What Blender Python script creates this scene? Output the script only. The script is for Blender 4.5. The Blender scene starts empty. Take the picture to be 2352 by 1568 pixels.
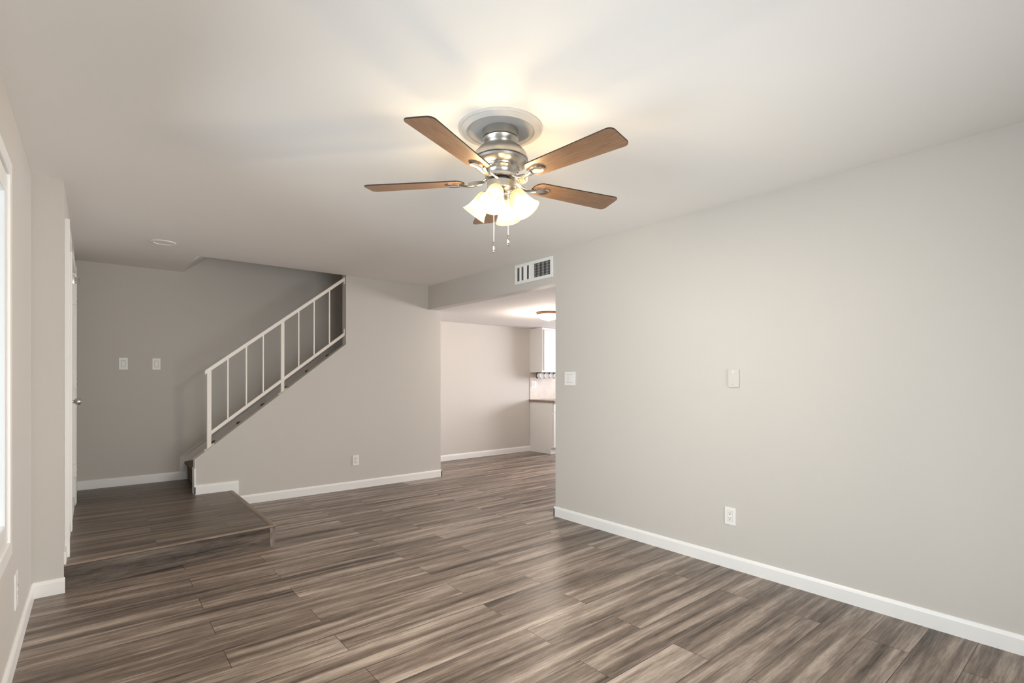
import bpy, bmesh, math, random
from mathutils import Vector, Matrix
random.seed(7)
C = bpy.context.scene.collection
SC = bpy.context.scene
PI = math.pi

# ------------------------------------------------------------------ camera
H = 2.44
CAM_H = 1.265
YAW = 0.688
cam_d = bpy.data.cameras.new('camera')
cam = bpy.data.objects.new('camera', cam_d)
C.objects.link(cam)
cam.location = (0, 0, CAM_H)
cam.rotation_euler = (PI / 2, 0, -YAW)
cam_d.sensor_width = 36.0
cam_d.lens = 36.0 * 1170.0 / 2352.0
cam_d.shift_y = (869.4 - 784.0) / 2352.0
cam_d.clip_start = 0.02
SC.camera = cam

# ------------------------------------------------------------------ world, exposure
SC.view_settings.view_transform = 'Standard'
SC.view_settings.look = 'None'
SC.view_settings.gamma = 1.0
SC.view_settings.use_curve_mapping = False
SC.view_settings.exposure = 0.15
SC.cycles.use_denoising = True
SC.cycles.max_bounces = 14
SC.cycles.diffuse_bounces = 8
SC.cycles.transparent_max_bounces = 16
SC.cycles.caustics_reflective = False
SC.cycles.caustics_refractive = False
SC.cycles.sample_clamp_indirect = 6.0
W = bpy.data.worlds.new('daylight')
SC.world = W
W.use_nodes = True
W.node_tree.nodes['Background'].inputs[0].default_value = (0.62, 0.78, 1.0, 1)
W.node_tree.nodes['Background'].inputs[1].default_value = 1.6


# ------------------------------------------------------------------ daylight through the windows, plus added fill behind the camera
def area(name, loc, direction, sx, sy, power, col):
    d = bpy.data.lights.new(name, 'AREA')
    d.shape = 'RECTANGLE'
    d.size = sx
    d.size_y = sy
    d.energy = power
    d.color = col
    o = bpy.data.objects.new(name, d)
    C.objects.link(o)
    o.location = loc
    o.rotation_euler = Vector(direction).to_track_quat('-Z', 'Y').to_euler()
    return o


area('daylight_side_window', (-0.62, 1.75, 1.30), (1, 0, 0.45), 2.5, 1.75, 46, (0.84, 0.95, 1.0))
area('sky_side_window', (-0.64, 1.75, 1.45), (1, 0, -0.35), 2.5, 1.75, 17, (0.55, 0.80, 1.0))
area('fill_behind_camera', (1.25, -1.95, 0.62), (0, 1, 0.22), 2.5, 1.15, 100, (1.0, 0.995, 0.96))  # added fill lamp outside an invented door, evens out the room
area('daylight_kitchen_window', (8.95, 4.7, 1.45), (-1, 0.08, 0.6), 3.0, 1.4, 330, (1.0, 0.965, 0.98))


# ------------------------------------------------------------------ materials
def mat(name, col, rough=0.5, metal=0.0, spec=0.5):
    m = bpy.data.materials.new(name)
    m.use_nodes = True
    b = m.node_tree.nodes['Principled BSDF']
    b.inputs['Base Color'].default_value = (*col, 1)
    b.inputs['Roughness'].default_value = rough
    b.inputs['Metallic'].default_value = metal
    b.inputs['Specular IOR Level'].default_value = spec
    return m


def N(m, t, **kw):
    n = m.node_tree.nodes.new(t)
    for k, v in kw.items():
        setattr(n, k, v)
    return n


def L(m, a, b):
    m.node_tree.links.new(a, b)


def bump(m, scale, strength, dist=0.002, detail=3.0):
    b = m.node_tree.nodes['Principled BSDF']
    tc = N(m, 'ShaderNodeTexCoord')
    no = N(m, 'ShaderNodeTexNoise')
    no.inputs['Scale'].default_value = scale
    no.inputs['Detail'].default_value = detail
    bp = N(m, 'ShaderNodeBump')
    bp.inputs['Strength'].default_value = strength
    bp.inputs['Distance'].default_value = dist
    L(m, tc.outputs['Object'], no.inputs['Vector'])
    L(m, no.outputs['Fac'], bp.inputs['Height'])
    L(m, bp.outputs['Normal'], b.inputs['Normal'])


def mottle(m, c1, c2, scale, detail=4.0, stretch=(1, 1, 1), lo=0.35, hi=0.65):
    b = m.node_tree.nodes['Principled BSDF']
    tc = N(m, 'ShaderNodeTexCoord')
    mp = N(m, 'ShaderNodeMapping')
    mp.inputs['Scale'].default_value = stretch
    no = N(m, 'ShaderNodeTexNoise')
    no.inputs['Scale'].default_value = scale
    no.inputs['Detail'].default_value = detail
    r = N(m, 'ShaderNodeValToRGB')
    r.color_ramp.elements[0].position = lo
    r.color_ramp.elements[0].color = (*c1, 1)
    r.color_ramp.elements[1].position = hi
    r.color_ramp.elements[1].color = (*c2, 1)
    L(m, tc.outputs['Object'], mp.inputs['Vector'])
    L(m, mp.outputs['Vector'], no.inputs['Vector'])
    L(m, no.outputs['Fac'], r.inputs['Fac'])
    L(m, r.outputs['Color'], b.inputs['Base Color'])


PAINT = mat('greige_wall_paint', (0.615, 0.59, 0.555), 0.62, 0, 0.3)
bump(PAINT, 170, 0.16, 0.0015, 2)
CEIL = mat('ceiling_paint', (0.89, 0.875, 0.85), 0.8, 0, 0.2)
bump(CEIL, 60, 0.12, 0.0015, 3)
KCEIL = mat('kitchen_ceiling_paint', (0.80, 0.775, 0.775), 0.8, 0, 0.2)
WHITE = mat('white_trim_paint', (0.89, 0.89, 0.875), 0.35, 0, 0.5)
DOORW = mat('white_door_paint', (0.84, 0.835, 0.81), 0.38, 0, 0.5)
VINYL = mat('white_vinyl', (0.89, 0.89, 0.875), 0.35, 0, 0.5)
RAILP = mat('cream_rail_paint', (0.90, 0.86, 0.80), 0.4, 0, 0.5)
PLATE = mat('white_plastic', (0.88, 0.875, 0.85), 0.35, 0, 0.5)
PAINTPLATE = mat('painted_over_plate', (0.635, 0.61, 0.575), 0.5, 0, 0.4)
DARK = mat('dark_recess', (0.012, 0.011, 0.010), 0.8, 0, 0.2)
NICKEL = mat('brushed_nickel', (0.56, 0.53, 0.48), 0.33, 1.0)
POLISH = mat('polished_nickel', (0.70, 0.66, 0.60), 0.13, 1.0)
DKNICK = mat('dark_nickel_shadow_gap', (0.03, 0.03, 0.03), 0.5, 0.3)
CABW = mat('white_cabinet_paint', (0.80, 0.80, 0.79), 0.35, 0, 0.5)
BRONZE = mat('bronze_rim', (0.20, 0.11, 0.055), 0.4, 0.7)
CARPET = mat('brown_carpet', (0.16, 0.125, 0.10), 0.95, 0, 0.1)
mottle(CARPET, (0.095, 0.075, 0.06), (0.26, 0.215, 0.18), 260, 2)
GRANITE = mat('brown_granite', (0.3, 0.2, 0.15), 0.2, 0, 0.5)
mottle(GRANITE, (0.10, 0.072, 0.055), (0.40, 0.315, 0.25), 90, 5)
TILE = mat('beige_backsplash', (0.62, 0.53, 0.46), 0.3, 0, 0.5)
mottle(TILE, (0.58, 0.50, 0.44), (0.68, 0.60, 0.53), 9, 5)
MEDAL = mat('white_plaster', (0.60, 0.575, 0.54), 0.6, 0, 0.3)
EDGE = mat('dark_blade_edge', (0.028, 0.014, 0.009), 0.45, 0, 0.4)
GREYF = mat('grey_ring_face', (0.42, 0.42, 0.42), 0.45, 0.0)


def plank_mat(name, dark, mid, light, off=(0, 0, 0), seams=True, axis='XY', lo=0.69, hi=1.17):
    m = bpy.data.materials.new(name)
    m.use_nodes = True
    b = m.node_tree.nodes['Principled BSDF']
    tc = N(m, 'ShaderNodeTexCoord')
    mp = N(m, 'ShaderNodeMapping')
    mp.inputs['Location'].default_value = off
    L(m, tc.outputs['Object'], mp.inputs['Vector'])
    src = mp.outputs['Vector']
    if axis == 'XZ':
        sx = N(m, 'ShaderNodeSeparateXYZ')
        cx = N(m, 'ShaderNodeCombineXYZ')
        L(m, src, sx.inputs[0])
        L(m, sx.outputs['X'], cx.inputs['X'])
        L(m, sx.outputs['Z'], cx.inputs['Y'])
        L(m, sx.outputs['Y'], cx.inputs['Z'])
        src = cx.outputs[0]
    elif axis == 'YX':
        sx = N(m, 'ShaderNodeSeparateXYZ')
        cx = N(m, 'ShaderNodeCombineXYZ')
        L(m, src, sx.inputs[0])
        L(m, sx.outputs['Y'], cx.inputs['X'])
        L(m, sx.outputs['X'], cx.inputs['Y'])
        L(m, sx.outputs['Z'], cx.inputs['Z'])
        src = cx.outputs[0]
    br = N(m, 'ShaderNodeTexBrick')
    br.offset = 0.37
    br.offset_frequency = 2
    br.squash = 1.0
    br.inputs['Color1'].default_value = (0, 0, 0, 1)
    br.inputs['Color2'].default_value = (1, 1, 1, 1)
    br.inputs['Mortar'].default_value = (0.5, 0.5, 0.5, 1)
    br.inputs['Scale'].default_value = 1.0
    br.inputs['Mortar Size'].default_value = 0.0014 if seams else 0.0
    br.inputs['Mortar Smooth'].default_value = 0.0
    br.inputs['Bias'].default_value = 0.0
    br.inputs['Brick Width'].default_value = 1.22 if seams else 9.0
    br.inputs['Row Height'].default_value = 0.185 if seams else 9.0
    L(m, src, br.inputs['Vector'])
    # each board reads a different stretch of grain
    sc = N(m, 'ShaderNodeVectorMath', operation='SCALE')
    sc.inputs['Scale'].default_value = 17.3
    L(m, br.outputs['Color'], sc.inputs[0])
    ad = N(m, 'ShaderNodeVectorMath', operation='ADD')
    L(m, src, ad.inputs[0])
    L(m, sc.outputs[0], ad.inputs[1])

    def noise(scale, detail, rough, dist):
        mm = N(m, 'ShaderNodeMapping')
        mm.inputs['Scale'].default_value = scale
        n = N(m, 'ShaderNodeTexNoise')
        n.inputs['Scale'].default_value = 1.0
        n.inputs['Detail'].default_value = detail
        n.inputs['Roughness'].default_value = rough
        n.inputs['Distortion'].default_value = dist
        L(m, ad.outputs[0], mm.inputs['Vector'])
        L(m, mm.outputs['Vector'], n.inputs['Vector'])
        return n.outputs['Fac']

    def math_(op, a, bb):
        n = N(m, 'ShaderNodeMath', operation=op)
        for k, v in ((0, a), (1, bb)):
            if isinstance(v, (int, float)):
                n.inputs[k].default_value = v
            else:
                L(m, v, n.inputs[k])
        return n.outputs[0]

    n1 = noise((0.9, 17, 1), 3, 0.5, 0.3)     # broad streaks
    n2 = noise((7, 150, 1), 5, 0.7, 0.3)        # fine grain
    n3 = noise((9, 34, 1), 5, 0.65, 0.8)        # flecks
    n4 = noise((2.4, 70, 1), 4, 0.6, 0.2)      # narrow streaks
    g = math_('ADD', math_('MULTIPLY', n1, 0.86), math_('MULTIPLY', n2, 0.42))
    g = math_('ADD', g, math_('MULTIPLY', n4, 0.26))
    g = math_('ADD', g, math_('MULTIPLY', n3, 0.22))
    g = math_('ADD', g, math_('MULTIPLY', br.outputs['Color'], 0.07))
    gr = N(m, 'ShaderNodeMapRange')
    gr.inputs['From Min'].default_value = lo
    gr.inputs['From Max'].default_value = hi
    L(m, g, gr.inputs['Value'])
    g = gr.outputs[0]
    r = N(m, 'ShaderNodeValToRGB')
    e = r.color_ramp.elements
    e[0].position = 0.0
    e[0].color = (*dark, 1)
    e[1].position = 1.0
    e[1].color = (*light, 1)
    k = e.new(0.47)
    k.color = (*mid, 1)
    L(m, g, r.inputs['Fac'])
    mx = N(m, 'ShaderNodeMixRGB', blend_type='MIX')
    mx.inputs['Color2'].default_value = (dark[0] * 0.5, dark[1] * 0.5, dark[2] * 0.5, 1)
    L(m, math_('MULTIPLY', br.outputs['Fac'], 0.85), mx.inputs['Fac'])
    L(m, r.outputs['Color'], mx.inputs['Color1'])
    L(m, mx.outputs['Color'], b.inputs['Base Color'])
    ro = N(m, 'ShaderNodeMapRange')
    ro.inputs['To Min'].default_value = 0.30
    ro.inputs['To Max'].default_value = 0.44
    L(m, n3, ro.inputs['Value'])
    L(m, ro.outputs[0], b.inputs['Roughness'])
    b.inputs['Specular IOR Level'].default_value = 0.36
    bp = N(m, 'ShaderNodeBump')
    bp.inputs['Strength'].default_value = 0.18
    bp.inputs['Distance'].default_value = 0.001
    L(m, n2, bp.inputs['Height'])
    L(m, bp.outputs['Normal'], b.inputs['Normal'])
    return m


FLOORM = plank_mat('grey_brown_plank', (0.036, 0.025, 0.019), (0.205, 0.160, 0.131), (0.50, 0.425, 0.37), (0.3, -0.65 + 0.185 * 4, 0))
STEPM = plank_mat('step_plank', (0.042, 0.029, 0.021), (0.128, 0.094, 0.070), (0.26, 0.205, 0.162), (0.9, 0.06, 3))
RISERM = plank_mat('riser_board', (0.028, 0.021, 0.017), (0.135, 0.106, 0.086), (0.29, 0.24, 0.20), (0.2, 0.01, 1.4), False, 'XZ', 0.74, 1.12)
NOSEM = plank_mat('nosing_strip', (0.10, 0.075, 0.055), (0.19, 0.145, 0.11), (0.27, 0.22, 0.175), (0.2, 0.7, 1.4), False, 'YX')
NOSEF = plank_mat('front_nosing_strip', (0.12, 0.09, 0.066), (0.24, 0.185, 0.14), (0.36, 0.29, 0.23), (0.2, 0.7, 2.4), False, 'XY')
ENDM = mat('corner_strip_wood', (0.23, 0.195, 0.165), 0.45, 0, 0.4)
mottle(ENDM, (0.15, 0.12, 0.10), (0.34, 0.30, 0.26), 5, 5, (9, 9, 2))
BLADE = mat('oak_blade', (0.36, 0.2, 0.1), 0.42, 0, 0.4)
mottle(BLADE, (0.175, 0.098, 0.054), (0.285, 0.172, 0.104), 5, 6, (3, 42, 42), 0.3, 0.72)


def glass_pane_mat():
    m = bpy.data.materials.new('window_glass')
    m.use_nodes = True
    nt = m.node_tree
    nt.nodes.clear()
    o = nt.nodes.new('ShaderNodeOutputMaterial')
    t = nt.nodes.new('ShaderNodeBsdfTransparent')
    g = nt.nodes.new('ShaderNodeBsdfGlossy')
    g.inputs['Roughness'].default_value = 0.02
    f = nt.nodes.new('ShaderNodeFresnel')
    mx = nt.nodes.new('ShaderNodeMixShader')
    nt.links.new(f.outputs[0], mx.inputs[0])
    nt.links.new(t.outputs[0], mx.inputs[1])
    nt.links.new(g.outputs[0], mx.inputs[2])
    nt.links.new(mx.outputs[0], o.inputs[0])
    return m


def lit_glass_mat(name, col, strength, trans):
    """Frosted lamp glass: scatters, lets part of its bulb's light straight through, and glows while the lamp is on."""
    m = bpy.data.materials.new(name)
    m.use_nodes = True
    nt = m.node_tree
    nt.nodes.clear()
    o = nt.nodes.new('ShaderNodeOutputMaterial')
    t = nt.nodes.new('ShaderNodeBsdfTransparent')
    t.inputs[0].default_value = (1.0, 0.93, 0.80, 1)
    p = nt.nodes.new('ShaderNodeBsdfPrincipled')
    p.inputs['Base Color'].default_value = (0.014, 0.013, 0.010, 1)
    p.inputs['Roughness'].default_value = 0.3
    p.inputs['Specular IOR Level'].default_value = 0.3
    # the glass glows most around the bulb and least at its neck
    tc = nt.nodes.new('ShaderNodeTexCoord')
    sx = nt.nodes.new('ShaderNodeSeparateXYZ')
    mr = nt.nodes.new('ShaderNodeMapRange')
    mr.inputs['From Min'].default_value = 0.0
    mr.inputs['From Max'].default_value = -0.115
    cr = nt.nodes.new('ShaderNodeValToRGB')
    e = cr.color_ramp.elements
    e[0].position = 0.0
    e[0].color = (0.95 * strength, 0.68 * strength, 0.30 * strength, 1)
    e[1].position = 1.0
    e[1].color = (1.15 * strength, 0.95 * strength, 0.60 * strength, 1)
    k = e.new(0.62)
    k.color = (1.6 * strength, 1.42 * strength, 1.05 * strength, 1)
    k = e.new(0.30)
    k.color = (1.1 * strength, 0.86 * strength, 0.46 * strength, 1)
    nt.links.new(tc.outputs['Object'], sx.inputs[0])
    nt.links.new(sx.outputs['Z'], mr.inputs['Value'])
    nt.links.new(mr.outputs[0], cr.inputs['Fac'])
    nt.links.new(cr.outputs['Color'], p.inputs['Emission Color'])
    p.inputs['Emission Strength'].default_value = 1.0
    m2 = nt.nodes.new('ShaderNodeMixShader')
    m2.inputs[0].default_value = trans
    nt.links.new(p.outputs[0], m2.inputs[1])
    nt.links.new(t.outputs[0], m2.inputs[2])
    nt.links.new(m2.outputs[0], o.inputs[0])
    return m


def emit_mat(name, col, s):
    m = bpy.data.materials.new(name)
    m.use_nodes = True
    b = m.node_tree.nodes['Principled BSDF']
    b.inputs['Base Color'].default_value = (0.9, 0.88, 0.82, 1)
    b.inputs['Emission Color'].default_value = (*col, 1)
    b.inputs['Emission Strength'].default_value = s
    return m


GLASS = glass_pane_mat()
SHADE = lit_glass_mat('frosted_shade_glass', (1.0, 0.80, 0.46), 1.05, 0.36)
BULB = emit_mat('lit_bulb', (1.0, 0.86, 0.6), 7)
DOME = emit_mat('lit_dome_glass', (1.0, 0.90, 0.72), 2.6)


# ------------------------------------------------------------------ mesh helpers
def finish(name, bm, m, parent=None, smooth=None, loc=None, rot=None):
    bmesh.ops.recalc_face_normals(bm, faces=bm.faces)
    me = bpy.data.meshes.new(name)
    bm.to_mesh(me)
    bm.free()
    o = bpy.data.objects.new(name, me)
    C.objects.link(o)
    for x in (m if isinstance(m, (list, tuple)) else [m]):
        me.materials.append(x)
    if smooth is not None:
        me.polygons.foreach_set('use_smooth', [True] * len(me.polygons))
        try:
            me.set_sharp_from_angle(angle=math.radians(smooth))
        except Exception:
            pass
    if parent is not None:
        o.parent = parent
    if loc:
        o.location = loc
    if rot:
        o.rotation_euler = rot
    return o


def box(bm, x0, x1, y0, y1, z0, z1, bev=0.0, mi=0, M=None):
    r = bmesh.ops.create_cube(bm, size=1.0)
    vs = r['verts']
    for v in vs:
        v.co = Vector(((x0 + x1) / 2 + v.co.x * (x1 - x0), (y0 + y1) / 2 + v.co.y * (y1 - y0), (z0 + z1) / 2 + v.co.z * (z1 - z0)))
    fs = set()
    for v in vs:
        for f in v.link_faces:
            fs.add(f)
    for f in fs:
        f.material_index = mi
    if bev > 0:
        es = list({e for f in fs for e in f.edges})
        bv = bmesh.ops.bevel(bm, geom=es, offset=bev, segments=2, affect='EDGES', profile=0.6)
        vs = list({v for f in bv['faces'] for v in f.verts} | {v for v in vs if v.is_valid})
        for f in bv['faces']:
            f.material_index = mi
    if M is not None:
        bmesh.ops.transform(bm, matrix=M, verts=[v for v in vs if v.is_valid])
    return vs


def prism(bm, pts, axis, a0, a1, mi=0):
    """extrude polygon pts along an axis; pts are (u,v) in the two other axes (x,z for y; y,z for x; x,y for z)"""
    def mk(p, a):
        return {'y': (p[0], a, p[1]), 'x': (a, p[0], p[1]), 'z': (p[0], p[1], a)}[axis]
    lo = [bm.verts.new(mk(p, a0)) for p in pts]
    hi = [bm.verts.new(mk(p, a1)) for p in pts]
    n = len(pts)
    fs = [bm.faces.new(lo[::-1]), bm.faces.new(hi)]
    for i in range(n):
        fs.append(bm.faces.new((lo[i], lo[(i + 1) % n], hi[(i + 1) % n], hi[i])))
    for f in fs:
        f.material_index = mi
    return lo + hi


def lathe(bm, prof, seg=48, M=None, mi=0, cap0=False, cap1=False):
    rings = []
    for r, z in prof:
        if r < 1e-6:
            rings.append([bm.verts.new((0, 0, z))])
        else:
            rings.append([bm.verts.new((r * math.cos(2 * PI * k / seg), r * math.sin(2 * PI * k / seg), z)) for k in range(seg)])
    for a, b in zip(rings, rings[1:]):
        for k in range(seg):
            if len(a) == 1 and len(b) == 1:
                continue
            if len(a) == 1:
                f = bm.faces.new((a[0], b[k], b[(k + 1) % seg]))
            elif len(b) == 1:
                f = bm.faces.new((a[k], a[(k + 1) % seg], b[0]))
            else:
                f = bm.faces.new((a[k], a[(k + 1) % seg], b[(k + 1) % seg], b[k]))
            f.material_index = mi
    if cap0 and len(rings[0]) > 1:
        bm.faces.new(rings[0])
    if cap1 and len(rings[-1]) > 1:
        bm.faces.new(rings[-1])
    vs = [v for r in rings for v in r]
    if M is not None:
        bmesh.ops.transform(bm, matrix=M, verts=vs)
    return vs


def sweep(bm, pts, rad, seg=10, sx=1.0, sy=1.0, caps=True):
    """tube along pts; rad float or list; elliptical section sx (side) / sy (up)"""
    pts = [Vector(p) for p in pts]
    n = len(pts)
    rads = rad if isinstance(rad, (list, tuple)) else [rad] * n
    rings = []
    for i, p in enumerate(pts):
        t = (pts[min(i + 1, n - 1)] - pts[max(i - 1, 0)]).normalized()
        up = Vector((0, 0, 1)) if abs(t.z) < 0.95 else Vector((1, 0, 0))
        s = t.cross(up).normalized()
        u = s.cross(t).normalized()
        r = rads[i]
        ax, ay = (r if isinstance(r, tuple) else (r * sx, r * sy))
        rings.append([bm.verts.new(p + s * ax * math.cos(2 * PI * k / seg) + u * ay * math.sin(2 * PI * k / seg)) for k in range(seg)])
    for a, b in zip(rings, rings[1:]):
        for k in range(seg):
            bm.faces.new((a[k], a[(k + 1) % seg], b[(k + 1) % seg], b[k]))
    if caps:
        bm.faces.new(rings[0][::-1])
        bm.faces.new(rings[-1])


def NB():
    return bmesh.new()


def struct(name, bm, m, parent=None, **kw):
    o = finish(name, bm, m, parent, **kw)
    if parent is None:
        o['kind'] = 'structure'
    return o


def tag(o, label, cat, group=None):
    o['label'] = label
    o['category'] = cat
    if group:
        o['group'] = group
    return o


def thing(name, label, cat, loc=(0, 0, 0), rotz=0.0, group=None):
    o = bpy.data.objects.new(name, None)
    C.objects.link(o)
    o.empty_display_size = 0.05
    o.location = loc
    o.rotation_euler = (0, 0, rotz)
    return tag(o, label, cat, group)


def dup(root, loc, rotz, label, group=None):
    r = root.copy()
    C.objects.link(r)
    r.location = loc
    r.rotation_euler = (0, 0, rotz)
    r['label'] = label
    if group:
        r['group'] = group
    for ch in list(root.children):
        c = ch.copy()
        C.objects.link(c)
        c.parent = r
        for g in list(ch.children):
            d = g.copy()
            C.objects.link(d)
            d.parent = c
    return r


# ------------------------------------------------------------------ room dimensions
XL, XD, XR = -0.275, -0.135, 3.29       # window wall, entry door wall, long right wall
YJ, YS, YB, YK = 4.015, 5.68, 6.642, 6.71
YF = -1.6                                # wall behind the camera
KC = 2.143                               # kitchen ceiling
OP = 3.371                               # right wall ends here, opening begins
SWX = 3.473                              # stair wall ends
PZ = 0.157                               # entry step height
SLOPE = 0.789
KW = 0.11                                # knee wall thickness
KX0, KZ0 = 0.755, 0.499                  # low end of the knee wall top
OX = 2.224                               # full height stair wall starts
HX = 0.765                               # stairwell hole in the ceiling starts

# floor
bm = NB()
box(bm, XL - 0.2, 9.0, YF - 0.2, YK + 0.2, -0.08, 0.0)
struct('floor', bm, FLOORM)

# ceiling: living room, entry, sloped soffit over the stairs
bm = NB()
box(bm, XL - 0.2, XR + 0.12, YF - 0.2, YS, H, H + 0.1)
box(bm, XL - 0.4, HX, YS, YB + 0.1, H, H + 0.1)
prism(bm, [(HX, H), (HX + 2.2, H + 2.2 * SLOPE), (HX + 2.2, H + 2.2 * SLOPE + 0.1), (HX, H + 0.1)], 'y', YS, YB + 0.1)
struct('ceiling', bm, CEIL)
bm = NB()
box(bm, XR + 0.12, 9.0, 1.2, YK + 0.1, KC, KC + 0.06)
struct('ceiling_kitchen', bm, KCEIL)

# left wall with the window opening
WY0, WY1, WZ0, WZ1 = 0.55, 3.0, 0.565, 2.13
bm = NB()
T = 0.16
box(bm, XL - T, XL, YF - 0.2, WY0, 0, H)
box(bm, XL - T, XL, WY1, YJ, 0, H)
box(bm, XL - T, XL, WY0, WY1, 0, WZ0)
box(bm, XL - T, XL, WY0, WY1, WZ1, H)
struct('wall_left', bm, PAINT)

# entry door wall (steps into the room), with the door and sidelight openings
DY0, DY1, DZ1 = 4.955, 5.87, PZ + 2.03
SY0, SY1 = 4.275, 4.885
bm = NB()
box(bm, XD - 0.30, XD, YJ, SY0, 0, H)
box(bm, XD - 0.30, XD, SY1, DY0, 0, H)
box(bm, XD - 0.30, XD, DY1, YB + 0.12, 0, H)
box(bm, XD - 0.30, XD, SY0, SY1, DZ1, H)
box(bm, XD - 0.30, XD, DY0, DY1, DZ1, H)
box(bm, XD - 0.30, XD, SY0, SY1, 0, PZ)
box(bm, XD - 0.30, XD, DY0, DY1, 0, PZ)
struct('wall_entry', bm, PAINT)

# wall behind the stairs and on into the kitchen
bm = NB()
box(bm, XD - 0.30, SWX - 0.06, YB, YB + 0.12, 0, 5.0)
struct('wall_back', bm, PAINT)
bm = NB()
box(bm, SWX - 0.06, 9.0, YK, YK + 0.12, 0, KC + 0.06)
struct('wall_kitchen_back', bm, PAINT)

# stair wall: knee wall below the railing, full height beyond it
bm = NB()
prism(bm, [(KX0, 0), (SWX, 0), (SWX, H + 0.1), (OX, H + 0.1), (OX, KZ0 + SLOPE * (OX - KX0)), (KX0, KZ0)], 'y', YS, YS + KW)
struct('wall_stair', bm, PAINT)
bm = NB()
box(bm, SWX - 0.12, SWX, YS + KW, YK, 0, H)
struct('wall_stair_end', bm, PAINT)
bm = NB()
box(bm, HX, SWX, YS, YS + KW, H + 0.1, 5.0)
box(bm, SWX - 0.12, SWX, YS + KW, YB, H, 5.0)
box(bm, HX + 0.1, SWX, YS, YB + 0.12, 5.0, 5.1)
struct('wall_stairwell', bm, PAINT)

# right wall with the header over the kitchen opening
bm = NB()
prism(bm, [(YF - 0.2, 0), (OP, 0), (OP, KC), (YS, KC), (YS, H), (YF - 0.2, H)], 'x', XR, XR + 0.12)
struct('wall_right', bm, PAINT)

# wall behind the camera, with an opening added for the fill light
bm = NB()
PX0, PX1 = 0.0, 2.5
box(bm, XL - T, PX0, YF - 0.15, YF, 0, H)
box(bm, PX1, XR, YF - 0.15, YF, 0, H)
box(bm, PX0, PX1, YF - 0.15, YF, 2.1, H)
struct('wall_front', bm, PAINT)

# kitchen side walls
bm = NB()
box(bm, 8.6, 8.75, 1.2, 3.3, 0, KC)
box(bm, 8.6, 8.75, 6.1, YK, 0, KC)
box(bm, 8.6, 8.75, 3.3, 6.1, 0, 0.95)
box(bm, 8.6, 8.75, 3.3, 6.1, 2.0, KC)
struct('wall_kitchen_right', bm, PAINT)
bm = NB()
box(bm, XR + 0.12, 8.75, 1.08, 1.2, 0, KC)
struct('wall_kitchen_front', bm, PAINT)


# ------------------------------------------------------------------ baseboards
BH, BT = 0.090, 0.013
PROF = [(0, 0), (BT, 0), (BT, BH - 0.018), (BT - 0.004, BH - 0.006), (BT - 0.008, BH), (0, BH)]


def base_x(bm, x0, x1, y, z, sgn=-1):      # along X, standing in front of plane y
    prism(bm, [(y + sgn * a, z + b) for a, b in PROF], 'x', x0, x1)


def base_y(bm, y0, y1, x, z, sgn):         # along Y, standing on plane x
    prism(bm, [(x + sgn * a, z + b) for a, b in PROF], 'y', y0, y1)


bm = NB()
base_y(bm, YF, OP + BT, XR, 0, -1)
base_x(bm, XR - BT, XR + 0.12 + BT, OP, 0, 1)
struct('baseboard_right', bm, WHITE)
bm = NB()
base_x(bm, 1.045, SWX + BT, YS, 0)
base_y(bm, YS - BT, YK, SWX, 0, 1)
struct('baseboard_stair', bm, WHITE)
bm = NB()
prism(bm, [(KX0 - 0.012, PZ), (1.045, PZ), (1.045, 0.075), (1.122, 0.0 + BH - 0.012), (1.122, PZ + BH), (KX0 - 0.012, PZ + BH)], 'y', YS - BT + 0.003, YS)
prism(bm, [(KX0 - 0.012, PZ), (1.108, PZ), (1.108, PZ + BH - 0.016), (KX0 - 0.012, PZ + BH - 0.016)], 'y', YS - BT, YS - BT + 0.003)
struct('trim_1', bm, WHITE)
bm = NB()
base_x(bm, XD, 0.79, YB, PZ)
base_y(bm, 6.02, YB, XD, PZ, 1)
struct('baseboard_back', bm, WHITE)
bm = NB()
base_x(bm, XL, XD + 0.006, YJ, 0)
struct('baseboard_entry', bm, WHITE)
bm = NB()
base_y(bm, YF, YJ, XL, 0, 1)
struct('baseboard_left', bm, WHITE)
bm = NB()
base_x(bm, SWX, 5.921, YK, 0)
struct('baseboard_kitchen', bm, WHITE)

# stair skirt board on the back wall, and the trim on the end of the knee wall
SKM = mat('grey_white_skirt_paint', (0.80, 0.80, 0.80), 0.45, 0, 0.4)
bm = NB()
sk = lambda x: 0.401 + SLOPE * (x - 0.734)
prism(bm, [(0.734, PZ + BH), (0.79, PZ + BH), (0.79, PZ), (1.06, PZ), (3.3, sk(3.3) - 0.42), (3.3, sk(3.3)), (0.734, 0.401)], 'y', YB - 0.016, YB)
prism(bm, [(0.734, 0.383), (3.3, sk(3.3) - 0.022), (3.3, sk(3.3)), (0.734, 0.401)], 'y', YB - 0.022, YB - 0.016)
struct('trim_2', bm, SKM)
bm = NB()
box(bm, KX0 - 0.014, KX0, YS - BT, YS + KW, PZ, 0.405, 0.002)
struct('trim_3', bm, WHITE)
bm = NB()
box(bm, KX0 - 0.006, KX0, YS + 0.0, YS + KW, 0.405, KZ0, 0.001)
struct('trim_4', bm, SKM)

# ------------------------------------------------------------------ entry step
FL, FR = 4.035, 4.118                     # the front edge runs slightly askew
RX = 1.072
step = thing('entry_step', 'low wood plank step landing below the entry door and the foot of the stairs', 'step', (0.46, 4.9, 0))


def local(o, pts):
    return pts


def stp(name, bm, m, **kw):
    bmesh.ops.translate(bm, verts=bm.verts, vec=(-0.46, -4.9, 0))
    return finish(name, bm, m, step, **kw)


def fy(x):
    return FL + (FR - FL) * (x - XD) / (RX - XD)


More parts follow.
